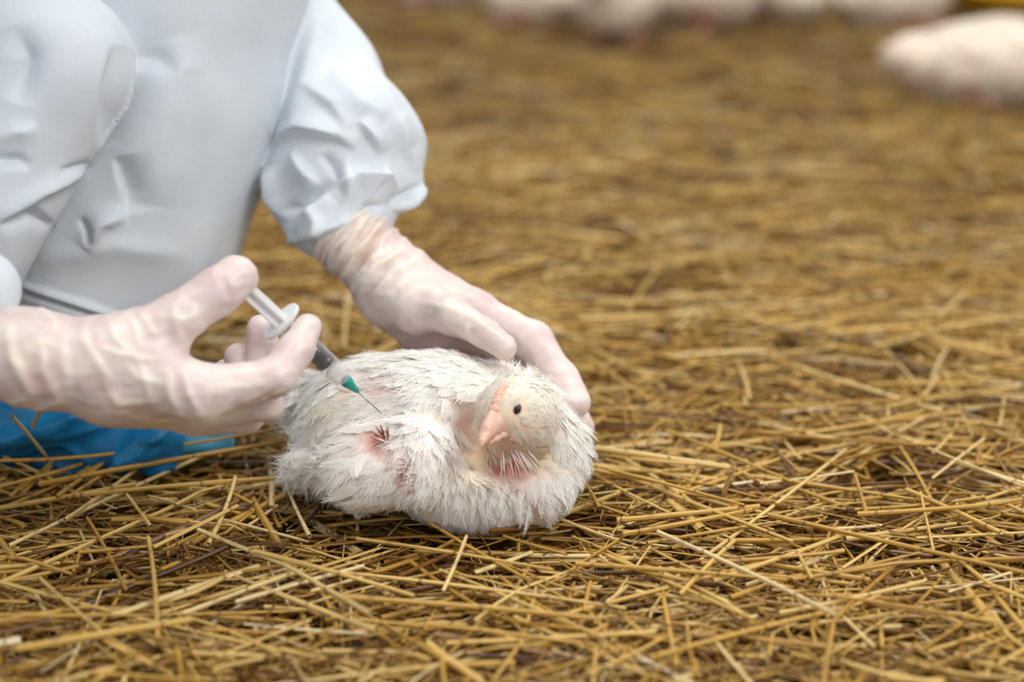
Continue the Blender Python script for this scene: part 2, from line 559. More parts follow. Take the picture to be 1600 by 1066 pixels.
# ------------------------------------------------------------------ the bird being held
body_core = U(0.028,
              rc((606, 662, 1.352, 106), (700, 676, 1.350, 116)),
              sph(806, 676, 1.350, 90),
              rc((672, 650, 1.325, 72), (690, 690, 1.316, 70)),
              sph(690, 748, 1.308, 70),
              rc((764, 758, 1.302, 70), (826, 748, 1.312, 74)))
tail = U(0.02, rc((550, 655, 1.362, 62), (500, 622, 1.390, 32)), rc((540, 700, 1.345, 62), (508, 722, 1.335, 40)))
wing = U(0.02, rc((578, 742, 1.288, 50), (652, 742, 1.276, 52)), rc((578, 735, 1.290, 46), (545, 722, 1.300, 30)), rc((590, 690, 1.298, 34), (660, 700, 1.284, 50)))
head_f = U(0.014,
           ell3(P(804, 643, 1.262), (RT, FW, UP), (0.0258, 0.030, 0.0255)),
           sph(778, 652, 1.252, 24))
neck = U(0.02, rc((816, 660, 1.285, 50), (846, 700, 1.315, 64)), rc((792, 690, 1.285, 34), (800, 735, 1.305, 46)))
body_f = U(0.007, U(0.022, body_core, tail), wing)
bird_f0 = U(0.010, body_f, U(0.022, neck, head_f))


def surf_pt(f, x, y, r, into):
    dd = hit(f, x, y, 1.1, 1.5)
    return (x, y, (dd or 1.3) + into, r)


pocket = chain([surf_pt(bird_f0, 722, 628, 9, 0.002), surf_pt(bird_f0, 727, 655, 17, 0.005), surf_pt(bird_f0, 733, 690, 20, 0.008), surf_pt(bird_f0, 748, 722, 15, 0.005)])
throat = chain([surf_pt(bird_f0, 770, 734, 9, 0.002), surf_pt(bird_f0, 800, 738, 12, 0.003), surf_pt(bird_f0, 825, 734, 8, 0.002)])
cleft = rc(surf_pt(bird_f0, 837, 822, 4, 0.0), surf_pt(bird_f0, 832, 775, 3, 0.0))
bird_f = sub(sub(sub(bird_f0, pocket, 0.012), throat, 0.008), cleft, 0.008)


def bird_disp(p):
    return bird_f(p) + 0.0016 * vnoise(p, 45) + 0.0006 * vnoise(p, 130)


bl, bh = bbox(P(440, 560, 1.36), P(930, 560, 1.36), P(700, 850, 1.22), P(700, 520, 1.45), pad=0.03)
BV, BQ = surfnet(bird_disp, bl, bh, 0.0024)


def spot(px, py, x, y, rx, ry=None, rot=0.0):
    ry = ry or rx
    c, s = math.cos(rot), math.sin(rot)
    u = (px - x) * c + (py - y) * s; v = -(px - x) * s + (py - y) * c
    return np.exp(-((u / rx) ** 2 + (v / ry) ** 2))


def bird_tints(V):
    px, py, d = proj(V)
    fr = (d < 1.345).astype(float)
    pink = 1.0 * spot(px, py, 598, 690, 26, 18) + 0.9 * spot(px, py, 637, 745, 11, 20) + 0.95 * spot(px, py, 800, 728, 32, 22, 0.3) \
        + 0.42 * spot(px, py, 728, 670, 16, 42) + 0.5 * spot(px, py, 615, 600, 34, 18) + 0.35 * spot(px, py, 718, 612, 12) \
        + 0.3 * spot(px, py, 800, 690, 30, 20) + 0.5 * spot(px, py, 775, 735, 14, 10) + 0.25 * spot(px, py, 852, 655, 10, 18) \
        + 0.2 * spot(px, py, 640, 700, 60, 30)
    yel = 0.75 * spot(px, py, 838, 712, 26, 18) + 0.8 * spot(px, py, 745, 710, 26, 30) + 0.55 * spot(px, py, 800, 650, 55, 50) \
        + 0.4 * spot(px, py, 545, 620, 30, 20) + 0.3 * spot(px, py, 560, 770, 50, 30)
    return np.clip(pink * fr, 0, 1), np.clip(yel * fr, 0, 1)


pk, ye = bird_tints(BV)
bird = thing('chicken', 'white young broiler chicken lying on straw under the gloved hand', 'chicken', G(690, 800))
child('body', mesh_np('body', BV, BQ, M_SKIN, True, {'pink': pk, 'yellow': ye}), bird)

# feathers: each one a cupped vane with a fringe of barbs, lying along the flow of the plumage
FLOW = [  # photo pixel, direction in the picture (x right, y down)
    (620, 560, -1, 0.15), (560, 600, -1, 0.25), (490, 620, -1, 0.1), (560, 660, -0.9, 0.5), (500, 690, -0.9, 0.3),
    (540, 730, -0.95, 0.25), (600, 690, -0.8, 0.5), (650, 640, -0.7, 0.6), (700, 570, -0.8, 0.3), (690, 650, -0.2, 1),
    (640, 730, -0.7, 0.5), (590, 780, -0.6, 0.6), (650, 800, 0.2, 1), (700, 700, -0.3, 1), (700, 770, 0.0, 1), (760, 790, 0.05, 1),
    (840, 790, 0.15, 1), (890, 740, 0.4, 1), (890, 670, 0.6, 0.9), (850, 620, 1, 0.5), (790, 600, 0.3, -1), (830, 650, 1, 0.2),
    (800, 680, 0.5, 1), (840, 700, 0.7, 0.8), (770, 620, 0.5, -0.9), (780, 575, -0.4, 0.2), (740, 600, -0.5, 0.5), (800, 720, 0.3, 1)]
FL = np.array(FLOW, float); FL[:, 2:] /= np.linalg.norm(FL[:, 2:], axis=1)[:, None]


def sample_surface(V, Q, n, r2):
    a = V[Q[:, 0]]; b = V[Q[:, 1]]; c = V[Q[:, 2]]; dd = V[Q[:, 3]]
    ar = np.linalg.norm(np.cross(c - a, dd - b), axis=1)
    i = r2.choice(len(Q), n, p=ar / ar.sum())
    s, t = r2.random(n)[:, None], r2.random(n)[:, None]
    return (a[i] * (1 - s) + b[i] * s) * (1 - t) + (dd[i] * (1 - s) + c[i] * s) * t


def feathers(pts, Nn, flow, L, W, lift, r2, tint, barbs=18, seg=4):
    n = len(pts)
    T = flow - (flow * Nn).sum(1)[:, None] * Nn
    T /= np.linalg.norm(T, axis=1)[:, None] + 1e-9
    Bn = np.cross(Nn, T)
    V, Q, tone, idx = [], [], [], []
    u = np.linspace(0, 1, seg + 1)
    prof = np.array([0.25, 0.85, 1.0, 0.8, 0.25]) if seg == 4 else np.sin(np.pi * (0.1 + 0.85 * u))
    base_t = r2.random(n)
    rise = lift[:, None] * (u * (1.25 - 0.9 * u))[None]
    ctr = pts[:, None] + (L[:, None] * u)[..., None] * T[:, None] + (L[:, None] * rise)[..., None] * Nn[:, None]
    sway = r2.normal(0, 0.14, n)[:, None] * (u ** 2)[None] * L[:, None]
    ctr = ctr + sway[..., None] * Bn[:, None]
    cols = []
    for s_, cup in ((-1, -0.28), (0, 0.0), (1, -0.28)):
        w = W[:, None] * prof[None] * s_
        cols.append(ctr + w[..., None] * Bn[:, None] + (np.abs(w) * cup)[..., None] * Nn[:, None])
    G3 = np.stack(cols, 2)
    k = (seg + 1) * 3
    V.append(G3.reshape(-1, 3)); tone.append(np.repeat(base_t * 0.5 + 0.25, k)); idx.append(np.repeat(np.arange(n), k))
    b0 = (np.arange(n) * k)[:, None, None]; s = (np.arange(seg) * 3)[None, :, None]; c = np.arange(2)[None, None]
    Q.append(np.stack([b0 + s + c, b0 + s + c + 1, b0 + s + c + 4, b0 + s + c + 3], -1).reshape(-1, 4))
    off = n * k
    # barbs: slender two-quad ribbons leaving the shaft towards the rim
    bu = np.tile(np.linspace(0.25, 1.0, barbs // 2), 2)[None].repeat(n, 0) + r2.normal(0, 0.05, (n, barbs // 2 * 2))
    bs_ = np.concatenate([-np.ones(barbs // 2), np.ones(barbs // 2)])[None].repeat(n, 0)
    m = bu.shape[1]
    bu = np.clip(bu, 0.05, 1)
    ri = lift[:, None] * (bu * (1.25 - 0.9 * bu))
    root = pts[:, None] + (L[:, None] * bu)[..., None] * T[:, None] + (L[:, None] * ri)[..., None] * Nn[:, None] \
        + (r2.normal(0, 0.14, n)[:, None] * 0 + sway[:, -1:] * bu ** 2)[..., None] * Bn[:, None]
    bl_ = (W[:, None] * (1.15 - 0.55 * np.abs(bu - 0.55)) + 0.10 * L[:, None]) * r2.uniform(0.75, 1.3, (n, m))
    aa = r2.normal(0.62, 0.18, (n, m)) * (1.15 - 0.75 * bu)
    dirb = np.cos(aa)[..., None] * T[:, None] + (np.sin(aa) * bs_)[..., None] * Bn[:, None] \
        + (r2.normal(0.04, 0.11, (n, m)))[..., None] * Nn[:, None]
    wd = r2.uniform(0.00013, 0.00026, (n, m))
    side = np.cross(dirb, Nn[:, None] + r2.normal(0, 0.5, (n, m, 3)))
    side /= np.linalg.norm(side, axis=2)[..., None] + 1e-9
    mid = root + dirb * (bl_ * 0.55)[..., None] + Nn[:, None] * (bl_ * r2.normal(0.05, 0.08, (n, m)))[..., None]
    tip = root + dirb * bl_[..., None] + T[:, None] * (bl_ * 0.12)[..., None]
    ww = wd[..., None] * side
    BVv = np.stack([root - ww, root + ww, mid + ww * 0.9, mid - ww * 0.9, tip + ww * 0.25, tip - ww * 0.25], 2)
    V.append(BVv.reshape(-1, 3)); tone.append(np.repeat((base_t[:, None] * 0.4 + 0.4 + 0.2 * r2.random((n, m))).ravel(), 6))
    idx.append(np.repeat(np.repeat(np.arange(n), m), 6))
    bb = off + (np.arange(n * m) * 6)[:, None]
    Q.append(np.concatenate([bb + np.array([[0, 1, 2, 3]]), bb + np.array([[3, 2, 4, 5]])]))
    V = np.concatenate(V); idx = np.concatenate(idx); Q = np.concatenate(Q)
    fn = np.cross(V[Q[:, 2]] - V[Q[:, 0]], V[Q[:, 3]] - V[Q[:, 1]]); fn /= np.linalg.norm(fn, axis=1)[:, None] + 1e-12
    bad = (fn * Nn[idx[Q[:, 0]]]).sum(1) < 0
    Q[bad] = Q[bad][:, ::-1]; fn[bad] *= -1
    lie = Nn[idx] * 1.0
    for i in range(4): np.add.at(lie, Q[:, i], fn * 0.22)
    lie /= np.linalg.norm(lie, axis=1)[:, None]
    return V, Q, {'lie': lie, 'tone': np.concatenate(tone), 'pink': tint[0][idx], 'yellow': tint[1][idx]}


def flow_dir(pts):
    px, py, d = proj(pts)
    w = 1.0 / ((px[:, None] - FL[None, :, 0]) ** 2 + (py[:, None] - FL[None, :, 1]) ** 2 + 60) ** 1.5
    w /= w.sum(1)[:, None]
    dx, dy = w @ FL[:, 2], w @ FL[:, 3]
    return dx[:, None] * RT + (-dy)[:, None] * UP + 1e-6


r3 = np.random.default_rng(21)


def plumage(n, head):
    fp = sample_surface(BV, BQ, n, r3)
    hw = np.clip(1 - np.maximum(head_f(fp), 0) / 0.016, 0, 1)
    ok = (hw > 0.0) & (r3.random(len(fp)) < 0.25 + hw) if head else (hw < 0.75) & (r3.random(len(fp)) > hw * 1.2)
    fp, hw = fp[ok], hw[ok]
    fN = grad(bird_f, fp, 0.003)
    px, py, dd_ = proj(fp)
    pk, ye = bird_tints(fp)
    bare = np.maximum.reduce([1.6 * spot(px, py, 598, 685, 25, 21), 1.6 * spot(px, py, 634, 745, 13, 22), 1.2 * spot(px, py, 800, 726, 26, 17, 0.3),
                              0.1 * spot(px, py, 729, 668, 8, 30), spot(px, py, 771, 668, 20, 26, 0.4) * 1.2, 0.8 * spot(px, py, 778, 625, 8, 24, 0.3),
                              0.25 * spot(px, py, 615, 600, 30, 14), 1.0 * spot(px, py, 808, 641, 9, 8)]) * (dd_ < 1.33)
    keep = (r3.random(len(fp)) > np.clip(bare * 1.5, 0, 1)) & (fp[:, 2] > -0.012)
    fp, fN, hw, pk, ye, px, py = [a[keep] for a in (fp, fN, hw, pk, ye, px, py)]
    n = len(fp)
    tuft = np.stack([vnoise(fp, 60, 9 * i) for i in range(3)], 1)
    fl = flow_dir(fp) + r3.normal(0, 0.10, (n, 3)) + (0.22 if head else 0.55) * tuft
    if head:
        L = (0.0075 + 0.006 * (1 - hw)) * r3.uniform(0.7, 1.3, n); lf = r3.uniform(0.03, 0.15, n)
        return feathers(fp, fN, fl, L, L * r3.uniform(0.24, 0.34, n), lf, r3, (pk * 0.6, ye * 0.8), barbs=12)
    rear = np.clip((600 - px) / 120, 0, 1); low = np.clip((py - 700) / 80, 0, 1)
    L = (0.018 + 0.008 * rear - 0.008 * low) * r3.uniform(0.65, 1.25, n)
    lf = r3.uniform(0.03, 0.22, n) * (1 - 0.4 * low) + 0.16 * np.clip(vnoise(fp, 70, 4), 0, 1)
    near = np.clip(1 - np.abs(head_f(fp)) / 0.035, 0, 1)
    L *= 1 - 0.6 * near
    return feathers(fp, fN, fl, L, L * r3.uniform(0.24, 0.36, n), lf, r3, (pk * 0.7, ye * 0.8), barbs=26)


for head, n in ((False, 5600), (True, 10000)):
    FV, FQ, FA = plumage(n, head)
    child('head_plumage' if head else 'plumage', mesh_np('plumage', FV, FQ, M_FEATHER, True, FA), bird, kind='stuff',
          label='short cream head feathers' if head else 'fluffy white feathers')

# larger quills: wing and tail feathers, each a part
def big_feather(name, x, y, dx, dy, Lpx, Wpx, lift=0.12, d=None, seed=0):
    rr = np.random.default_rng(seed)
    dep = hit(bird_f, x, y, 1.15, 1.5) if d is None else d
    if dep is None: dep = 1.33
    p = P(x, y, dep - 0.004)[None]
    n = grad(bird_f, p, 0.004)
    f = (dx * RT - dy * UP)[None]
    L = np.array([Lpx * dep / FPX]); W = np.array([Wpx * dep / FPX])
    t = bird_tints(p)
    V, Q, A = feathers(p, n, f, L, W, np.array([lift]), rr, (t[0] * 0.3, t[1] * 0.5), barbs=70, seg=4)
    child(name, mesh_np(name, V, Q, M_FEATHER, True, A), bird)


for i, a in enumerate([(548, 692, -1, 0.05, 44, 9), (552, 706, -1, 0.2, 48, 10), (556, 722, -1, 0.12, 46, 10), (530, 716, -1, -0.1, 50, 10),
                       (522, 735, -1, -0.25, 52, 10), (540, 748, -1, 0.05, 50, 10), (560, 764, -1, 0.22, 52, 10),
                       (604, 726, -1, 0.25, 44, 9), (612, 742, -1, 0.3, 46, 9), (620, 760, -1, 0.35, 44, 9), (600, 782, -0.9, 0.3, 60, 10)]):
    big_feather('wing_feather', *a, lift=0.2, seed=i)
for i, a in enumerate([(515, 610, -1, 0.0, 40, 11), (510, 628, -1, 0.2, 42, 11), (515, 645, -1, 0.35, 40, 11), (522, 596, -1, -0.15, 40, 11)]):
    big_feather('tail_feather', *a, lift=0.1, seed=40 + i)


def quill_fan(name, roots, Lpx, rpx, mat, out=0.011):
    fs = []; pts = []
    for (x, y, dx, dy) in roots:
        dep = hit(bird_f, x, y, 1.15, 1.5) or 1.3
        n = math.hypot(dx, dy)
        a = P(x, y, dep - 0.001); b = P(x + dx / n * Lpx, y + dy / n * Lpx, dep - out)
        fs.append((a, b))
    for a, b in fs:
        V, Q = tube([a, a * 0.6 + b * 0.4, b], [rpx * 0.8 * 1.28 / FPX, rpx * 1.28 / FPX, rpx * 0.3 * 1.28 / FPX], 6)
        child(name, mesh_np(name, V, Q, mat), bird)


def tube(pts, rad, K=16, caps=True):
    pts = [np.array(p, float) for p in pts]; V = []; Q = []
    t0 = pts[1] - pts[0]; ref = np.array([0, 0, 1.0]) if abs(t0[2]) < 0.9 * np.linalg.norm(t0) else np.array([1.0, 0, 0])
    for i, p in enumerate(pts):
        t = pts[min(i + 1, len(pts) - 1)] - pts[max(i - 1, 0)]
        if np.linalg.norm(t) < 1e-9: t = t0
        t = t / np.linalg.norm(t); e1 = np.cross(t, ref); e1 /= np.linalg.norm(e1); e2 = np.cross(t, e1)
        a = np.arange(K) / K * 2 * np.pi
        V.append(p + rad[i] * (np.cos(a)[:, None] * e1 + np.sin(a)[:, None] * e2))
    n = len(pts); V = np.concatenate(V)
    for i in range(n - 1):
        for k in range(K):
            Q.append((i * K + k, i * K + (k + 1) % K, (i + 1) * K + (k + 1) % K, (i + 1) * K + k))
    if caps:
        c0 = len(V); V = np.concatenate([V, [pts[0]], [pts[-1]]])
        for k in range(0, K, 2):
            Q.append((c0, (k + 2) % K, (k + 1) % K, k))
            e = (n - 1) * K
            Q.append((c0 + 1, e + k, e + k + 1, e + (k + 2) % K))
    return V, np.array(Q)


M_WET = simple('wet_white_barbs', lin(243, 228, 218), 0.45, 200, 0.1, 0.06)
rq = np.random.default_rng(77)
for k, a in enumerate(np.radians(np.linspace(160, 282, 24))):
    a += rq.normal(0, 0.09); r0 = rq.uniform(1, 14)
    quill_fan('pin_feather', [(606 + r0 * math.cos(a), 692 + r0 * math.sin(a), math.cos(a), math.sin(a))], rq.uniform(13, 26), rq.uniform(0.8, 1.5), M_WET if k % 3 == 0 else M_QUILL, rq.uniform(0.004, 0.007))
for k in range(24):
    quill_fan('pin_feather', [(640 + k * 0.35 + rq.normal(0, 5), 722 + k * 1.9 + rq.normal(0, 1.5), -1, rq.normal(-0.05 + 0.02 * k, 0.2))], rq.uniform(10, 20), rq.uniform(0.8, 1.4), M_WET if k % 4 == 0 else M_QUILL, rq.uniform(0.004, 0.007))
quill_fan('throat_barb', [(783 + 5 * i + rng.normal(0, 2), 700 + 4 * abs(i - 3) * 0.6 + rng.normal(0, 3), 0.05 + 0.12 * i + rng.normal(0, 0.1), 1) for i in range(9)], 44, 1.0, M_WET, 0.006)
quill_fan('throat_barb', [(786 + 3.2 * i + rng.normal(0, 2), 704 + rng.normal(0, 5), 0.1 + 0.07 * i + rng.normal(0, 0.15), 1) for i in range(14)], 36, 0.9, M_WET, 0.005)
quill_fan('throat_barb', [(790 + 6 * i + rng.normal(0, 2), 722 + rng.normal(0, 4), -0.2 + 0.2 * i + rng.normal(0, 0.1), 1) for i in range(7)], 30, 0.8, M_WET, 0.006)


def sdf_child(name, f, pts, h, mat, parent, pad=0.02, attrs=None, **kw):
    lo, hi = bbox(*pts, pad=pad)
    V, Q = surfnet(f, lo, hi, h)
    return child(name, mesh_np(name, V, Q, mat, True, attrs(V) if attrs else None), parent, **kw)


hd = lambda x, y: hit(bird_f, x, y, 1.1, 1.5) or 1.25
# upper and lower beak, comb, eye
tq = np.linspace(0, 1, 9)
bx = 789 + (-58) * tq + 21 * tq ** 2; by = 650 + 30 * tq + 17 * tq ** 2
bd = 1.2465 - 0.030 * tq + 0.006 * tq ** 2; br = 18.5 * (1 - tq) ** 0.75 + 2.0
bb = [tuple(a) for a in np.stack([bx, by, bd, br], 1)]
upper = U(0.003, chain(bb, 0.002), rc((772, 640, hd(772, 640) - 0.0005, 6.5), (761, 668, 1.2285, 8)))
gape = chain([(806, 672, 1.228, 2.2), (790, 675, 1.218, 2.2), (772, 684, 1.212, 2.0), (758, 697, 1.210, 1.5)])
nost = rc((772, 653, 1.2150, 1.5), (776, 647, 1.217, 1.5))
sdf_child('upper_beak', sub(sub(upper, nost, 0.0008), gape, 0.001), [P(*b[:3]) for b in bb], 0.0008, M_BEAK, bird)
lowb = [(800, 674, 1.246, 6), (788, 678, 1.240, 6), (776, 685, 1.233, 4), (766, 692, 1.229, 2.2)]
sdf_child('lower_beak', chain(lowb, 0.003), [P(*b[:3]) for b in lowb], 0.0008, M_BEAK, bird)
h0, h1 = hd(786, 607) + 0.0005, hd(772, 640) - 0.0012
cb = [(786 - 14 * t, 606 + 34 * t, h0 + (h1 - h0) * (1.35 * t - 0.35 * t * t), 6.6 + 1.2 * t) for t in (0, 0.33, 0.66, 1.0)]


def comb_f(p):
    return chain(cb, 0.002)(p) + 0.0006 * vnoise(p, 500)


sdf_child('comb', comb_f, [P(*b[:3]) for b in cb], 0.0008, M_COMB, bird)
wt = [(801, 685, hd(801, 685), 6), (793, 697, hd(793, 697), 4)]
sdf_child('wattle', chain(wt, 0.002), [P(*b[:3]) for b in wt], 0.0008, M_COMB, bird)
ed = hd(808, 640); ec = P(808, 640, ed + 0.0004)
eN = grad(bird_f, ec[None], 0.003)[0]
ex = 0.38 * RT + 0.92 * UP; ex -= (ex @ eN) * eN; ex /= np.linalg.norm(ex); ey = np.cross(eN, ex)
eye_f = ell3(ec, (ex, ey, eN), (0.0037, 0.0024, 0.0022))
sdf_child('eye', eye_f, [ec], 0.0005, M_EYE, bird, pad=0.006)
M_LID = simple('eyelid_skin', lin(206, 168, 140), 0.6, 300, 0.3, 0.06)
lid = [ec + eN * 0.0001 + 0.0042 * math.cos(a) * ex + 0.0029 * math.sin(a) * ey for a in np.linspace(0, 2 * math.pi, 25)]
V, Q = tube(lid, [0.0005] * 25, 8)
child('eyelid', mesh_np('eyelid', V, Q, M_LID), bird)

# ------------------------------------------------------------------ the person
person = thing('person', 'person in white coveralls crouching on the straw, steadying the chicken and holding a syringe', 'person', G(60, 700))


def hand_sdf(palm, fingers, kp=0.016, kf=0.010, kk=0.0015):
    pf = U(kp, *palm)
    fs = [U(kf, pf, chain(c, 0.005)) for c in fingers]
    return U(kk, *fs)


def creases(V, Nn, lines, amp_unit=0.001, wide=1.0):
    """raise fabric or latex along crease lines given in photo pixels (front side only)"""
    px, py, d = proj(V)
    view = (C0 - V); view /= np.linalg.norm(view, axis=1)[:, None]
    fr = np.clip(((Nn * view).sum(1) - 0.05) * 4, 0, 1)
    tot = np.zeros(len(V)); pos = np.zeros(len(V))
    for line, amp, wl, wr, *dr in lines:
        a = fold_amt(px, py, line, wl * wide, wr * wide) * fr
        if dr: a = a * ((d > dr[0]) & (d < dr[1]))
        tot += amp * amp_unit * a; pos = np.maximum(pos, a * (amp > 0))
    return V + tot[:, None] * Nn, pos


# far hand (image right), resting over the chicken
palm_a = [rc((545, 368, 1.425, 60), (610, 430, 1.415, 50)),
          rc((610, 430, 1.415, 48), (742, 492, 1.400, 34)), rc((612, 440, 1.425, 46), (735, 512, 1.430, 34)),
          rc((615, 455, 1.420, 44), (715, 530, 1.445, 32)), rc((608, 450, 1.405, 46), (655, 484, 1.384, 40)), rc((620, 470, 1.42, 42), (680, 535, 1.43, 34))]
fing_a = [[(655, 478, 1.382, 38), (708, 494, 1.354, 29), (758, 521, 1.334, 24), (787, 541, 1.325, 21)],
          [(742, 492, 1.400, 34), (832, 534, 1.388, 30), (878, 592, 1.368, 26), (902, 630, 1.350, 21)],
          [(735, 512, 1.425, 34), (830, 575, 1.420, 29), (882, 632, 1.393, 25), (908, 667, 1.368, 20)],
          [(715, 530, 1.445, 32), (800, 590, 1.445, 27), (850, 655, 1.425, 24), (868, 690, 1.40, 20)],
          [(690, 540, 1.455, 30), (760, 600, 1.462, 24), (800, 650, 1.45, 21), (815, 680, 1.43, 18)]]
hand_a = hand_sdf(palm_a, fing_a)


def glove_mesh(f, lo, hi, h, lines, ring_axis, name):
    V, Q = surfnet(f, lo, hi, h)
    Nn = grad(f, V, h)
    a, b, n, amp = ring_axis
    ax = b - a; L = np.linalg.norm(ax); ax = ax / L
    t = ((V - a) @ ax) / L
    w = np.clip(1.15 - t, 0, 1) * np.clip((t + 0.6) * 4, 0, 1)
    ph = t * n * 2 * math.pi + 4.5 * vnoise(V, 22) + 2.5 * vnoise(V, 60, 5)
    rw = np.maximum(np.sin(ph), 0) ** 2
    wr = rw * w
    V = V + (amp * wr + 0.0011 * vnoise(V, 45) + 0.0010 * (0.5 - np.abs(vnoise(V * (1, 1, 1.6), 85))))[:, None] * Nn
    V, pos = creases(V, Nn, lines, 0.0015, 1.2)
    tone = np.clip(0.5 * vnoise(V, 30, 3) + 0.6 * (0.32 - np.abs(vnoise(V * (1, 1, 1.6), 85))), 0, 1)
    cream = np.clip(0.75 * wr + 0.7 * pos + 0.7 * tone, 0, 1)
    return V, Q, cream


lo, hi = bbox(P(500, 330, 1.42), P(930, 700, 1.36), P(700, 400, 1.50), P(780, 560, 1.30), P(500, 440, 1.42), pad=0.03)
la = [([(530, 448), (556, 398), (600, 345)], 4.2, 4, 6), ([(512, 432), (540, 388), (580, 332)], 4.5, 4, 5), ([(548, 462), (585, 420), (645, 380)], 3.4, 4, 6), ([(540, 440), (562, 410), (585, 385)], -2.5, 4, 4), ([(565, 470), (590, 440), (620, 412)], -1.6, 4, 4),
      ([(575, 470), (610, 425), (662, 402)], 1.3, 4, 6), ([(560, 410), (590, 400), (625, 395)], 1.2, 4, 4),
      ([(590, 480), (640, 430), (690, 428)], 0.9, 4, 5), ([(605, 490), (650, 450), (710, 445)], 0.8, 4, 5),
      ([(690, 470), (730, 490), (765, 515)], 0.9, 4, 5), ([(735, 500), (728, 520), (745, 538)], 1.0, 3, 4), ([(660, 470), (700, 480), (735, 500)], 0.8, 4, 5),
      ([(750, 505), (775, 520), (795, 535)], 0.6, 3, 3), ([(770, 470), (800, 490), (840, 508)], 0.6, 4, 4), ([(655, 455), (700, 452), (745, 470)], 0.7, 5, 5)]
V, Q, cream = glove_mesh(hand_a, lo, hi, 0.0021, la, (P(530, 355, 1.42), P(640, 450, 1.41), 6, 0.0022), 'glove')
px, py, d = proj(V)
ruddy = 0.5 * spot(px, py, 590, 362, 20, 9, -0.3) + 0.5 * spot(px, py, 570, 400, 24, 9, -0.9) + 0.35 * spot(px, py, 905, 640, 14, 8) + 0.3 * spot(px, py, 700, 545, 60, 30)
ga = child('glove', mesh_np('glove', V, Q, M_GLOVE, True, {'cream': cream, 'ruddy': ruddy}), person, label='thin latex glove on the hand over the chicken')

# near hand (image left), holding the syringe
palm_b = [rc((-120, 528, 1.165, 72), (60, 562, 1.172, 68)), rc((60, 562, 1.172, 66), (180, 580, 1.180, 72)),
          rc((180, 570, 1.175, 62), (318, 614, 1.168, 40)), rc((180, 590, 1.190, 66), (318, 620, 1.205, 40)),
          rc((180, 600, 1.200, 58), (312, 640, 1.225, 36)), rc((170, 570, 1.180, 64), (235, 535, 1.180, 48))]
fing_b = [[(215, 545, 1.180, 52), (280, 496, 1.180, 38), (338, 455, 1.188, 36), (368, 433, 1.196, 33)],
          [(318, 616, 1.168, 40), (428, 590, 1.178, 31), (463, 548, 1.196, 28), (481, 511, 1.208, 22)],
          [(318, 620, 1.205, 38), (408, 598, 1.245, 30), (412, 556, 1.258, 27), (410, 514, 1.256, 23)],
          [(316, 636, 1.205, 38), (412, 629, 1.205, 29), (400, 610, 1.250, 25), (372, 560, 1.268, 22)],
          [(310, 645, 1.225, 34), (385, 648, 1.235, 26), (375, 620, 1.268, 22), (352, 580, 1.280, 19)]]
hand_b = hand_sdf(palm_b, fing_b)
lo, hi = bbox(P(-130, 470, 1.17), P(500, 690, 1.17), P(300, 400, 1.20), P(420, 600, 1.29), P(-130, 640, 1.17), P(200, 600, 1.11), pad=0.03)
lb = [([(10, 500), (20, 560), (60, 630)], 2.0, 6, 9), ([(60, 520), (70, 580), (95, 635)], 1.8, 6, 9), ([(100, 520), (100, 570), (110, 610)], 1.0, 6, 9),
      ([(125, 518), (150, 560), (175, 600)], 1.6, 5, 8), ([(170, 500), (180, 530), (215, 560)], 2.0, 5, 7), ([(195, 485), (215, 520), (225, 555)], 1.3, 4, 6),
      ([(215, 482), (232, 505), (245, 530)], 1.1, 4, 6), ([(150, 540), (190, 555), (240, 560)], 1.3, 4, 6), ([(160, 590), (185, 630), (230, 625)], 1.6, 5, 8),
      ([(215, 560), (230, 600), (240, 640)], 1.2, 4, 6), ([(262, 570), (268, 620), (290, 660)], 1.8, 5, 7), ([(285, 580), (300, 620), (325, 655)], 1.5, 4, 7),
      ([(270, 655), (330, 660), (420, 628)], 0.8, 4, 5), ([(335, 655), (390, 635), (450, 600)], -1.2, 3, 3), ([(343, 415), (352, 440), (360, 472)], -1.3, 3, 4),
      ([(165, 640), (230, 655), (300, 655)], 1.0, 5, 6), ([(240, 490), (290, 500), (330, 480)], 0.7, 5, 5), ([(270, 470), (275, 500), (290, 540)], 1.0, 4, 7),
      ([(330, 600), (390, 605), (440, 585)], 0.5, 4, 5), ([(190, 560), (215, 590), (265, 600)], 1.0, 4, 6), ([(305, 620), (305, 640), (320, 660)], 1.0, 4, 5)]
V, Q, cream = glove_mesh(hand_b, lo, hi, 0.0021, lb, (P(-100, 530, 1.17), P(230, 585, 1.18), 5, 0.0015), 'glove')
px, py, d = proj(V)
ruddy = 0.7 * spot(px, py, 380, 525, 10, 26) * (d > 1.22) + 0.35 * spot(px, py, 60, 600, 40, 30) + 0.3 * spot(px, py, 160, 600, 22, 16) \
    + 0.45 * spot(px, py, 205, 640, 26, 9) + 0.3 * spot(px, py, 150, 535, 16, 12)
gb = child('glove', mesh_np('glove', V, Q, M_GLOVE, True, {'cream': cream, 'ruddy': ruddy}), person, label='thin latex glove on the hand holding the syringe')

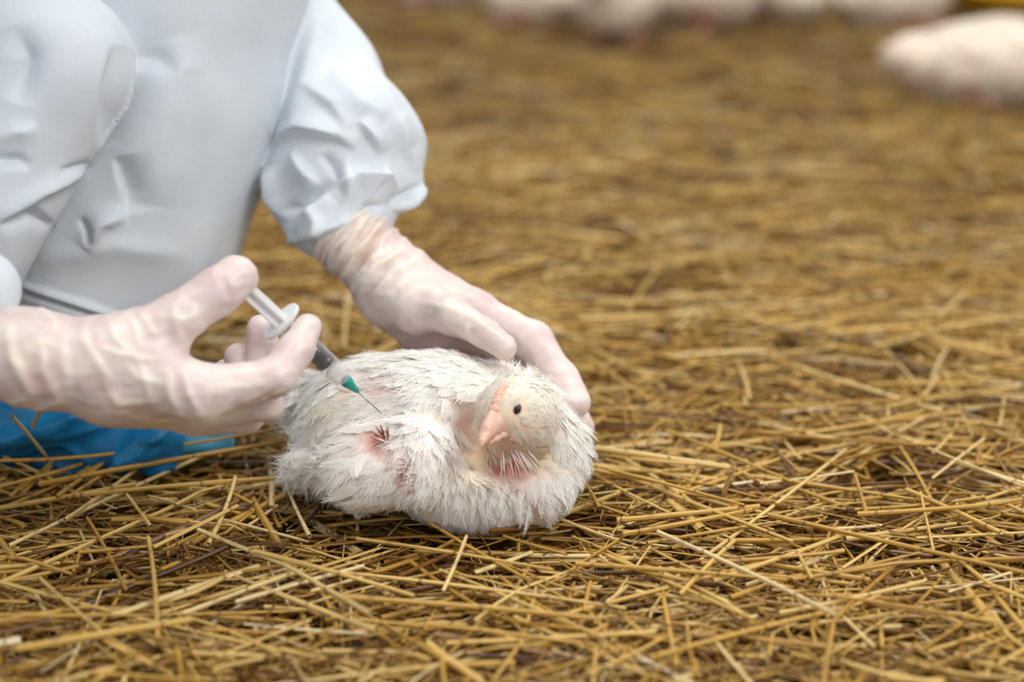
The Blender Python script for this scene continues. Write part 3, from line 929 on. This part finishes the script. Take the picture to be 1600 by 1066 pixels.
# coverall
sleeve_a = U(0.02, rc((340, -75, 1.52, 112), (490, 125, 1.495, 100)), rc((490, 125, 1.495, 100), (545, 225, 1.46, 104)),
             rc((545, 225, 1.46, 104), (536, 300, 1.44, 84)), rc((492, 290, 1.45, 84), (505, 340, 1.44, 66)),
             rc((600, 250, 1.455, 62), (618, 285, 1.445, 38)), rc((536, 320, 1.44, 62), (548, 368, 1.425, 54)))
leg_far = rc((156, 420, 1.470, 180), (286, -70, 1.43, 206))
shin_far = rc((100, 430, 1.475, 112), (92, 520, 1.475, 92))
knee_near = rc((80, 112, 1.30, 116), (-95, 370, 1.30, 144))
thigh_near = rc((80, 112, 1.30, 112), (-330, -180, 1.36, 240))
sleeve_b = U(0.02, rc((-230, 420, 1.165, 110), (-36, 456, 1.172, 66)), rc3(P(-230, 420, 1.165), (-0.60, 1.02, 0.52), 0.05, 0.06), rc3((-0.60, 1.02, 0.52), (-0.42, 1.18, 0.80), 0.06, 0.075))
torso = U(0.06, rc3((-0.66, 1.40, 0.26), (-0.46, 1.38, 0.74), 0.17, 0.15), rc3((-0.42, 1.18, 0.80), (-0.38, 1.58, 0.80), 0.08, 0.08),
          rc3((-0.66, 1.34, 0.24), P(-330, -180, 1.36), 0.14, 0.12), rc3((-0.66, 1.46, 0.26), P(288, -90, 1.43), 0.14, 0.11),
          rc3((-0.38, 1.58, 0.80), P(340, -75, 1.52), 0.07, 0.065), rc3((-0.40, 1.38, 0.86), (-0.30, 1.37, 1.02), 0.075, 0.115))
cover_f = U(0.006, U(0.02, leg_far, shin_far, rc((192, 330, 1.47, 188), (245, 150, 1.452, 200))), U(0.03, knee_near, thigh_near), sleeve_a, sleeve_b, torso)
lo, hi = np.array([-0.90, 0.90, 0.02]), np.array([0.0, 1.75, 1.16])


def refine(V, Q):
    """split every quad that lies within the picture into four"""
    c = V[Q].mean(1); px, py, d = proj(c)
    m = (px > -60) & (px < 720) & (py > -60) & (d < 1.62)
    A, B = Q[m], Q[~m]
    E = np.concatenate([A[:, [i, (i + 1) % 4]] for i in range(4)]); E.sort(1)
    ue, inv = np.unique(E, axis=0, return_inverse=True); inv = inv.ravel()
    n = len(V); mid = (V[ue[:, 0]] + V[ue[:, 1]]) / 2; cen = V[A].mean(1)
    k = len(A); e = [n + inv[i * k:(i + 1) * k] for i in range(4)]; ci = n + len(ue) + np.arange(k)
    q = [np.stack([A[:, i], e[i], ci, e[(i - 1) % 4]], 1) for i in range(4)]
    return np.concatenate([V, mid, cen]), np.concatenate(q + [B])


def cover_d(p):
    return cover_f(p) + 0.0028 * vnoise(p, 13) + 0.0012 * vnoise(p, 34)


V, Q = surfnet(cover_d, lo, hi, 0.0042)
V, Q = refine(V, Q)
Nn = grad(cover_d, V, 0.004)
SA = (1.33, 1.60)
lc = [  # far sleeve
    ([(425, 225), (470, 203), (530, 215), (558, 232)], 9, 26, 5, *SA), ([(455, 235), (475, 265), (498, 293)], 7, 5, 18, *SA),
    ([(530, 290), (560, 272), (600, 273), (615, 300)], 9, 5, 26, *SA), ([(560, 190), (580, 215), (595, 240)], 6, 16, 4, *SA),
    ([(440, 330), (470, 325), (500, 298), (535, 275)], -7, 8, 8, *SA), ([(415, 260), (425, 310), (450, 345)], 7, 12, 6, *SA),
    ([(465, 360), (480, 330), (510, 300)], 6, 4, 22, *SA), ([(600, 320), (630, 305), (665, 285)], -4, 5, 5, *SA), ([(615, 330), (640, 312), (668, 284)], 8, 6, 8, *SA),
    ([(560, 340), (572, 322), (600, 322)], -5, 4, 5, *SA), ([(450, 400), (462, 372), (500, 368), (550, 345)], 8, 22, 3, *SA),
    ([(500, 20), (480, 110), (455, 190)], 5, 18, 18, *SA), ([(560, 80), (600, 150), (640, 230)], 5, 18, 26, *SA), ([(540, 240), (545, 300), (530, 350)], 4, 5, 10, *SA),
    ([(520, 110), (560, 160), (600, 185)], 5, 12, 22, *SA),
    ([(470, 130), (520, 165), (548, 205)], 4, 20, 8, *SA), ([(600, 250), (610, 290), (605, 320)], 5, 5, 14, *SA), ([(420, 345), (445, 370), (455, 395)], -5, 8, 8, *SA),
    ([(500, 240), (520, 262), (530, 285)], -5, 8, 5, *SA), ([(620, 180), (632, 230), (650, 270)], 4, 12, 8, *SA), ([(480, 310), (500, 345), (505, 380)], 5, 6, 12, *SA),
    # far leg
    ([(182, 245), (195, 300), (198, 335)], -9, 30, 3, 1.3, 1.6), ([(198, 335), (160, 350), (135, 390)], 8, 10, 20, 1.3, 1.6), ([(140, 385), (140, 360), (125, 340)], -6, 5, 5, 1.3, 1.6),
    ([(265, 60), (275, 110), (240, 240), (230, 320)], 7, 40, 60, 1.3, 1.6), ([(205, 90), (245, 92), (278, 112)], -5, 20, 14, 1.3, 1.6), ([(60, 410), (180, 385), (300, 400)], 3, 20, 20, 1.3, 1.6),
    ([(10, 438), (110, 470), (215, 505)], 6, 4, 26, 1.3, 1.6), ([(10, 446), (110, 478), (215, 513)], -5, 4, 5, 1.3, 1.6),
    # near knee
    ([(158, 228), (166, 150), (180, 70)], -6, 6, 26, 1.1, 1.40), ([(20, 40), (42, 90), (25, 160)], -7, 24, 22, 1.1, 1.40), ([(-20, 225), (20, 205), (60, 200)], 6, 9, 18, 1.1, 1.40),
    ([(-20, 250), (30, 250), (50, 262)], -5, 8, 8, 1.1, 1.40), ([(0, 355), (50, 330), (84, 355)], -8, 5, 12, 1.1, 1.40), ([(0, 345), (60, 300), (140, 262)], 6, 14, 10, 1.1, 1.40),
    ([(90, 270), (120, 262), (140, 255)], -5, 6, 6, 1.1, 1.40)]
V, _ = creases(V, Nn, lc, 0.00135)
cov = child('coverall', mesh_np('coverall', V, Q, M_COVER), person, label='white disposable coverall')


def ring(name, c, axis, r0, rt, mat, parent, n=40, wob=0.0, **kw):
    axis = np.array(axis) / np.linalg.norm(axis); ref = np.array([0.3, 0.2, 0.9]); e1 = np.cross(axis, ref); e1 /= np.linalg.norm(e1); e2 = np.cross(axis, e1)
    pts = []
    for k in range(n + 1):
        a = k / n * 2 * math.pi
        rr = r0 * (1 + wob * math.sin(5 * a + 1) + wob * 0.7 * math.sin(9 * a))
        pts.append(c + rr * (math.cos(a) * e1 + math.sin(a) * e2) + axis * rt * wob * 18 * math.sin(4 * a))
    V, Q = tube(pts, [rt] * (n + 1), 8, caps=False)
    return child(name, mesh_np(name, V, Q, mat), parent, **kw)


M_HEM = simple('latex_rolled_hem', lin(238, 226, 204), 0.4, 120, 0.1, 0.05)
ax = P(610, 430, 1.415) - P(545, 368, 1.425)
ring('glove_hem', P(548, 371, 1.4245), ax, 0.0325, 0.0016, M_HEM, ga, wob=0.012)
ring('glove_hem', P(562, 384, 1.4230), ax, 0.0318, 0.0014, M_HEM, ga, wob=0.016)

# blue shoe cover over the boot
sc_f = U(0.03, rc((-70, 610, 1.46, 95), (60, 655, 1.42, 70)), rc((60, 660, 1.42, 66), (240, 690, 1.392, 42)), rc((90, 620, 1.47, 66), (60, 650, 1.45, 70)))


def shoe_d(p):
    q = np.stack([p[:, 0] * 0.55 + p[:, 2] * 0.5, p[:, 1], p[:, 2] - 0.4 * p[:, 0]], 1)
    return sc_f(p) + 0.022 * np.abs(vnoise(q, 24)) - 0.008 + 0.008 * np.abs(vnoise(q, 55, 3))


sdf_child('shoe_cover', shoe_d, [P(-170, 560, 1.46), P(280, 740, 1.38), P(60, 500, 1.47)], 0.003, M_BLUE, person, pad=0.06, label='crumpled blue plastic shoe cover')
uu, vv = np.meshgrid(np.linspace(0, 1, 46), np.linspace(0, 1, 20), indexing='ij')
fv = []
for u, v in zip(uu.ravel(), vv.ravel()):
    yb = (724 - 8 * u) * (1 - v) + (650 + 36 * u) * v
    p = G(190 + 178 * u, yb)
    p[2] = 0.004 + 0.034 * (1 - 0.62 * u) * math.sin(math.pi * min(max(v, 0.0), 1.0)) ** 0.6
    fv.append(p)
fv = np.array(fv); q = fv * (0.55, 1.0, 1.0)
fv[:, 2] += 0.010 * (0.4 - np.abs(vnoise(q, 48))) * np.sin(np.pi * vv.ravel()) + 0.003 * vnoise(fv, 120); fv[:, 1] += 0.006 * vnoise(q, 40, 7)
fi = np.arange(46 * 20).reshape(46, 20)
fq = np.stack([fi[:-1, :-1], fi[1:, :-1], fi[1:, 1:], fi[:-1, 1:]], -1).reshape(-1, 4)
M_FILM = mat_plastic('sheer_blue_film', lin(58, 150, 182), 0.62, 0.3, 0.3)
film = child('shoe_cover_tip', mesh_np('shoe_cover_tip', fv, fq, M_FILM), person, label='sheer pale end of the shoe cover')
so = film.modifiers.new('thickness', 'SOLIDIFY'); so.thickness = 0.0004

# ------------------------------------------------------------------ the syringe
SA_, SB_ = P(381, 449, 1.198), P(597, 647, 1.283)
sdir = SB_ - SA_
sy = thing('syringe', 'plastic syringe with black plunger seal and teal needle hub in gloved fingers', 'syringe', SA_)
at = lambda t: SA_ + sdir * t
RB = 0.0082


def lathe(name, prof, mat, K=28, parent=None, caps=True, **kw):
    V, Q = tube([at(t) for t, r in prof], [r for t, r in prof], K, caps)
    return child(name, mesh_np(name, V, Q, mat), parent or sy, **kw)


barrel = lathe('barrel', [(0.265, RB), (0.30, RB), (0.5, RB), (0.685, RB), (0.70, RB * 0.93), (0.708, RB * 0.6), (0.712, 0.003), (0.735, 0.0026)], M_BARREL, caps=False)
fa = np.cross(sdir, C0 - at(0.26)); fa /= np.linalg.norm(fa); fb = np.cross(sdir, fa); fb /= np.linalg.norm(fb); fz = sdir / np.linalg.norm(sdir)
flange_f = lambda p: np.maximum(ell3(at(0.258), (fa, fb, fz), (0.0160, 0.0105, 0.03))(p), np.abs((p - at(0.258)) @ fz) - 0.0011)
sdf_child('flange', lambda p: flange_f(p) - 0.0005, [at(0.258)], 0.0008, M_MILKY, sy, pad=0.02)
lathe('thumb_rest', [(-0.005, 0.0090), (0.0, 0.0098), (0.010, 0.0098), (0.014, 0.009)], M_MILKY)
rodV, rodQ = [], []
sx = np.cross(sdir, UP); sx /= np.linalg.norm(sx); syv = np.cross(sdir, sx); syv /= np.linalg.norm(syv)
for e, g in ((sx, syv), (syv, sx)):
    b = len(rodV)
    for t in (0.012, 0.478):
        for a_, b_ in ((1, 1), (1, -1), (-1, -1), (-1, 1)):
            rodV.append(at(t) + a_ * 0.0062 * e + b_ * 0.0010 * g)
    rodQ += [(b, b + 1, b + 2, b + 3), (b + 7, b + 6, b + 5, b + 4)] + [(b + i, b + 4 + i, b + 4 + (i + 1) % 4, b + (i + 1) % 4) for i in range(4)]
child('plunger_rod', mesh_np('plunger_rod', np.array(rodV), np.array(rodQ), M_MILKY, False), sy)
lathe('plunger_seal', [(0.475, RB * 0.6), (0.478, RB * 0.93), (0.500, RB * 0.93), (0.535, RB * 0.8), (0.552, RB * 0.8), (0.558, RB * 0.93), (0.576, RB * 0.93), (0.596, RB * 0.1)], M_SEAL)
lathe('barrel_tip', [(0.628, RB * 0.80), (0.69, RB * 0.85), (0.702, RB * 0.5), (0.715, 0.0030), (0.74, 0.0026)], M_FROST)
lathe('needle_hub', [(0.715, 0.0042), (0.73, 0.0046), (0.745, 0.0042), (0.79, 0.0024), (0.815, 0.0015)], M_TEAL)
lathe('needle', [(0.80, 0.00042), (0.985, 0.00042), (1.0, 0.0001)], M_STEEL, K=8)

# ------------------------------------------------------------------ background chickens
def far_chicken(pose):
    """chicken mesh set around the origin, facing +X, standing on z = 0"""
    hz = 0.086 if pose == 'standing' else 0.062
    X_, Y_, Z_ = np.eye(3)
    b = U(0.03, ell3((0, 0, hz), ((0.95, 0, 0.31 if pose == 'standing' else 0.1), Y_, (-0.31 if pose == 'standing' else -0.1, 0, 0.95)), (0.105, 0.068, 0.066)),
          ell3((-0.095, 0, hz + 0.012), (X_, Y_, Z_), (0.05, 0.035, 0.03)),
          ell3((0.055, 0, hz + 0.01), (X_, Y_, Z_), (0.062, 0.06, 0.06)))
    hp = np.array((0.150, 0.0, hz + 0.075)) if pose == 'standing' else np.array((0.115, 0.03, hz + 0.065))
    if pose == 'pecking': hp = np.array((0.165, 0.0, hz - 0.015))
    nk = rc3((0.07, 0, hz + 0.02), hp, 0.042, 0.024)
    hdp = ell3(hp, (X_, Y_, Z_), (0.028, 0.022, 0.024))
    wg = U(0.01, ell3((-0.015, 0.062, hz + 0.01), (X_, Y_, Z_), (0.07, 0.014, 0.036)), ell3((-0.015, -0.062, hz + 0.01), (X_, Y_, Z_), (0.07, 0.014, 0.036)))
    f = U(0.02, b, nk, hdp)
    f = U(0.008, f, wg)
    fd = lambda p: f(p) + 0.004 * vnoise(p, 40) + 0.002 * vnoise(p, 90)
    V, Q = surfnet(fd, (-0.2, -0.12, -0.01), (0.24, 0.12, 0.25), 0.0055)
    pk = np.clip(0.9 * np.exp(-((V[:, 2] - 0.035) / 0.02) ** 2) * (np.abs(V[:, 0]) < 0.09) + 0.35 * vnoise(V, 25) - 0.1, 0, 1)
    ye = np.clip(0.3 + 0.4 * vnoise(V, 18, 3), 0, 1)
    meshes = [('body', mesh_np('body', V, Q, M_SKIN, True, {'pink': pk * 0.7, 'yellow': ye * 0.6}))]
    rr = np.random.default_rng(5)
    fp = sample_surface(V, Q, 700, rr); n = grad(f, fp, 0.004)
    fl = np.tile(np.array([-1.0, 0, -0.35]), (len(fp), 1)) + rr.normal(0, 0.2, (len(fp), 3))
    FV, FQ, FA = feathers(fp, n, fl, rr.uniform(0.018, 0.03, len(fp)), rr.uniform(0.005, 0.008, len(fp)), rr.uniform(0.05, 0.25, len(fp)), rr, (np.zeros(len(fp)), np.full(len(fp), 0.4)), barbs=6)
    meshes.append(('plumage', mesh_np('plumage', FV, FQ, M_FEATHER, True, FA)))
    V, Q = tube([hp + (0.02, 0, -0.004), hp + (0.034, 0, -0.008), hp + (0.044, 0, -0.016)], [0.009, 0.006, 0.001], 10)
    meshes.append(('beak', mesh_np('beak', V, Q, M_BEAK)))
    V, Q = tube([hp + (0.024, 0, 0.012), hp + (0.008, 0, 0.028), hp + (-0.014, 0, 0.026)], [0.003, 0.006, 0.002], 8)
    meshes.append(('comb', mesh_np('comb', V, Q, M_COMB)))
    for s in (-1, 1):
        V, Q = surfnet(ell3(hp + (0.008, s * 0.0205, 0.004), (X_, Y_, Z_), (0.0036, 0.002, 0.0036)), hp + (0.0, s * 0.0205 - 0.006, -0.004), hp + (0.016, s * 0.0205 + 0.006, 0.012), 0.0012)
        meshes.append(('eye', mesh_np('eye', V, Q, M_EYE)))
    for s in (-1, 1):
        if pose == 'lying':
            lg = U(0.004, rc3((0.0, s * 0.045, 0.035), (0.05, s * 0.05, 0.010), 0.02, 0.008), rc3((0.05, s * 0.05, 0.010), (0.095, s * 0.055, 0.005), 0.006, 0.003))
        else:
            lg = U(0.004, rc3((-0.01, s * 0.035, hz - 0.03), (-0.02, s * 0.037, 0.045), 0.026, 0.009), rc3((-0.02, s * 0.037, 0.045), (0.0, s * 0.037, 0.006), 0.008, 0.007),
                   rc3((0.0, s * 0.037, 0.006), (0.045, s * 0.037, 0.004), 0.006, 0.003), rc3((0.0, s * 0.037, 0.006), (0.035, s * 0.06, 0.004), 0.006, 0.003),
                   rc3((0.0, s * 0.037, 0.006), (0.035, s * 0.016, 0.004), 0.006, 0.003))
        V, Q = surfnet(lg, (-0.06, s * 0.04 - 0.05, -0.01), (0.12, s * 0.04 + 0.05, 0.12), 0.0035)
        meshes.append(('leg', mesh_np('leg', V, Q, M_LEG)))
    return meshes


FAR = {p: far_chicken(p) for p in ('standing', 'pecking', 'lying')}


def place_chicken(x, y, rz, scale, pose, label):
    g = G(x, y, -0.005)
    r = thing('chicken', label, 'chicken', g, 'white chickens in the background')
    r.rotation_euler = (0, 0, math.radians(rz)); r.scale = (scale,) * 3
    for nm, me in FAR[pose]:
        o = link(nm, me, r)
        if nm == 'plumage': o['kind'] = 'stuff'


place_chicken(1520, 158, -10, 1.0, 'pecking', 'white chicken at the far right edge, standing in front of the yellow feeder')
place_chicken(1395, 40, 15, 1.0, 'lying', 'blurred white chicken just left of the one by the yellow feeder')
place_chicken(1228, 36, 100, 0.95, 'lying', 'blurred white chicken resting third from the right at the top')
place_chicken(1092, 50, 185, 1.0, 'standing', 'blurred white chicken with pinkish legs at top centre right')
place_chicken(965, 68, 250, 1.0, 'standing', 'blurred white chicken nearest the camera in the top centre group')
place_chicken(836, 38, 160, 0.9, 'lying', 'leftmost blurred white chicken in the top centre group')
place_chicken(690, 10, 170, 0.9, 'lying', 'white chicken barely showing at the top edge beside the sleeve')

# yellow feeder pan behind the right-hand chicken
fd0 = G(1622, 26, -0.01)
feeder = thing('feeder_pan', 'yellow plastic feeder pan behind the chickens at top right', 'feeder', fd0)


def revolve(name, prof, mat, parent, K=48):
    V = []; Q = []
    for r, z in prof:
        for k in range(K):
            a = k / K * 2 * math.pi; V.append((fd0[0] + r * math.cos(a), fd0[1] + r * math.sin(a), fd0[2] + z))
    for i in range(len(prof) - 1):
        for k in range(K): Q.append((i * K + k, i * K + (k + 1) % K, (i + 1) * K + (k + 1) % K, (i + 1) * K + k))
    return child(name, mesh_np(name, np.array(V), np.array(Q), mat), parent)


revolve('pan', [(0.001, 0.0), (0.15, 0.0), (0.17, 0.01), (0.20, 0.07), (0.205, 0.072), (0.205, 0.066), (0.198, 0.062), (0.165, 0.014), (0.15, 0.006), (0.001, 0.02)], M_YELLOW, feeder)
revolve('feed_cone', [(0.09, 0.008), (0.05, 0.05), (0.045, 0.16), (0.06, 0.18), (0.06, 0.30), (0.001, 0.30)], M_YELLOW, feeder)

# ------------------------------------------------------------------ single stalks of straw
STR = []
r4 = np.random.default_rng(99)
for i in range(28):
    L = np.array([float(r4.uniform(0.04, 0.16) if i < 16 else r4.uniform(0.16, 0.32))])
    v, q, s = straw_arrays(np.zeros((1, 3)), np.zeros(1), np.zeros(1), L, np.array([r4.uniform(0.0012, 0.0022)]), -np.ones(1), 7, 6, r4, 0.04, np.array([r4.uniform(0.55, 1.0)]))
    STR.append((mesh_np('straw_stalk', v, q, M_STRAW, True, {'sc': s}), L[0]))
STR.sort(key=lambda a: a[1])
SG = 'loose straw stalks lying on top of the litter'


def where_label(c, L):
    x, y, _ = [float(v) for v in proj(c)]
    size = 'short' if L < 0.085 else 'long' if L > 0.15 else 'medium-length'
    if y <= 600: w = 'in the middle distance beyond the gloved hands' if x > 600 else 'behind the syringe hand'
    elif x < 470: w = 'in the left foreground before the shoe cover' if y > 720 else 'beside the blue shoe cover'
    elif x < 920: w = 'in the centre foreground below the chicken' if y > 800 else 'close around the chicken'
    else: w = 'in the lower right foreground' if y > 800 else 'to the right of the chicken and fingertips'
    return size + ' loose straw stalk ' + w


def stalk(a, b, label=None, rad=1.0):
    a = np.array(a); b = np.array(b); d = b - a; L = np.linalg.norm(d)
    me, l0 = min(STR, key=lambda s: abs(s[1] - L))
    o = link('straw_stalk', me, None, label=label or where_label((a + b) / 2, L), category='straw', group=SG)
    o.location = (a + b) / 2
    o.rotation_euler = (r4.uniform(-0.4, 0.4), -math.asin(d[2] / L), math.atan2(d[1], d[0]))
    s = L / l0
    o.scale = (s, rad, rad)
    return o


NAMED = [
    ((20, 650, -1.33), (80, 722, 0.005), 'broken straw stalk leaning against the blue shoe cover'),
    ((34, 712, 0.004), (66, 628, -1.335), 'thin upright straw standing before the blue shoe cover'),
    ((120, 772, 0.012), (480, 742, 0.012), 'straw stalk lying level below the blue shoe cover'),
    ((240, 855, 0.012), (372, 790, 0.014), 'pale stalk slanting up right in the left foreground'),
    ((0, 728, 0.018), (478, 690, 0.02), 'long straw stalk running from the left edge past the blue shoe cover'),
    ((60, 755, 0.012), (470, 684, 0.016), 'thick straw stalk just in front of the blue shoe cover, reaching the chicken'),
    ((905, 722, 0.012), (1165, 788, 0.01), 'straw stalk slanting down right from the chicken\'s breast'),
    ((1030, 830, 0.012), (1310, 960, 0.012), 'pale straw stalk slanting down right in the right foreground'),
    ((1200, 805, 0.012), (1600, 895, 0.012), 'long straw stalk running out at the lower right edge'),
    ((1340, 805, 0.012), (1600, 785, 0.014), 'straw stalk lying level along the right edge below the middle'),
    ((693, 925, 0.004), (730, 838, 0.022), 'short pale straw stub pointing at the camera below the chicken'),
    ((742, 442, 0.012), (858, 396, 0.03), 'pale straw stalk jutting up beyond the gloved wrist'),
    ((535, 545, 0.008), (545, 455, 0.02), 'upright pale straw stalk between the two gloved hands'),
    ((1130, 775, 0.0), (1140, 742, 0.03), 'bright white straw stub standing up right of the chicken'),
    ((1290, 520, 0.012), (1455, 508, 0.012), 'bright bleached straw stalk in the middle distance at right'),
    ((400, 860, 0.012), (650, 930, 0.012), 'pale straw stalk slanting down right in the left foreground'),
    ((20, 1015, 0.012), (300, 968, 0.016), 'broad blurred straw stalk in the bottom left corner'),
    ((235, 840, 0.008), (250, 1000, 0.012), 'straw stalk pointing towards the camera in the left foreground'),
    ((330, 850, 0.008), (372, 745, 0.014), 'straw stalk slanting away beneath the syringe hand'),
    ((930, 700, 0.010), (1140, 730, 0.010), 'straw stalk beside the fingertips on the chicken\'s right'),
    ((1130, 640, 0.01), (1560, 630, 0.012), 'long straw stalk lying level across the right middle ground'),
    ((1155, 565, 0.0), (1175, 625, 0.02), 'short upright straw stub in the right middle ground'),
    ((900, 880, 0.012), (1230, 905, 0.012), 'long stalk lying level below and right of the chicken'),
    ((520, 930, 0.012), (940, 965, 0.012), 'long stalk lying level across the bottom centre')]
for a, b, lab in NAMED:
    stalk(*[P(p[0], p[1], -p[2]) if p[2] < -1 else G(*p) for p in (a, b)], lab, 1.15)
for i in range(274):
    d = math.sqrt(r4.uniform(1.0 ** 2, 1.9 ** 2)); x = r4.uniform(-1, 1) * 0.32 * d
    L = float(np.clip(r4.lognormal(math.log(0.105), 0.5), 0.04, 0.30))
    ph = r4.normal(0, 0.55) if r4.random() < 0.55 else r4.uniform(0, math.pi)
    c = np.array([x, d, r4.uniform(0.002, 0.010)])
    dv = np.array([math.cos(ph), math.sin(ph), r4.normal(0, 0.035)]) * L / 2
    ctr = np.stack([c - dv, c, c + dv])
    if bird_f(ctr).min() < 0.012: continue
    stalk(c - dv, c + dv)
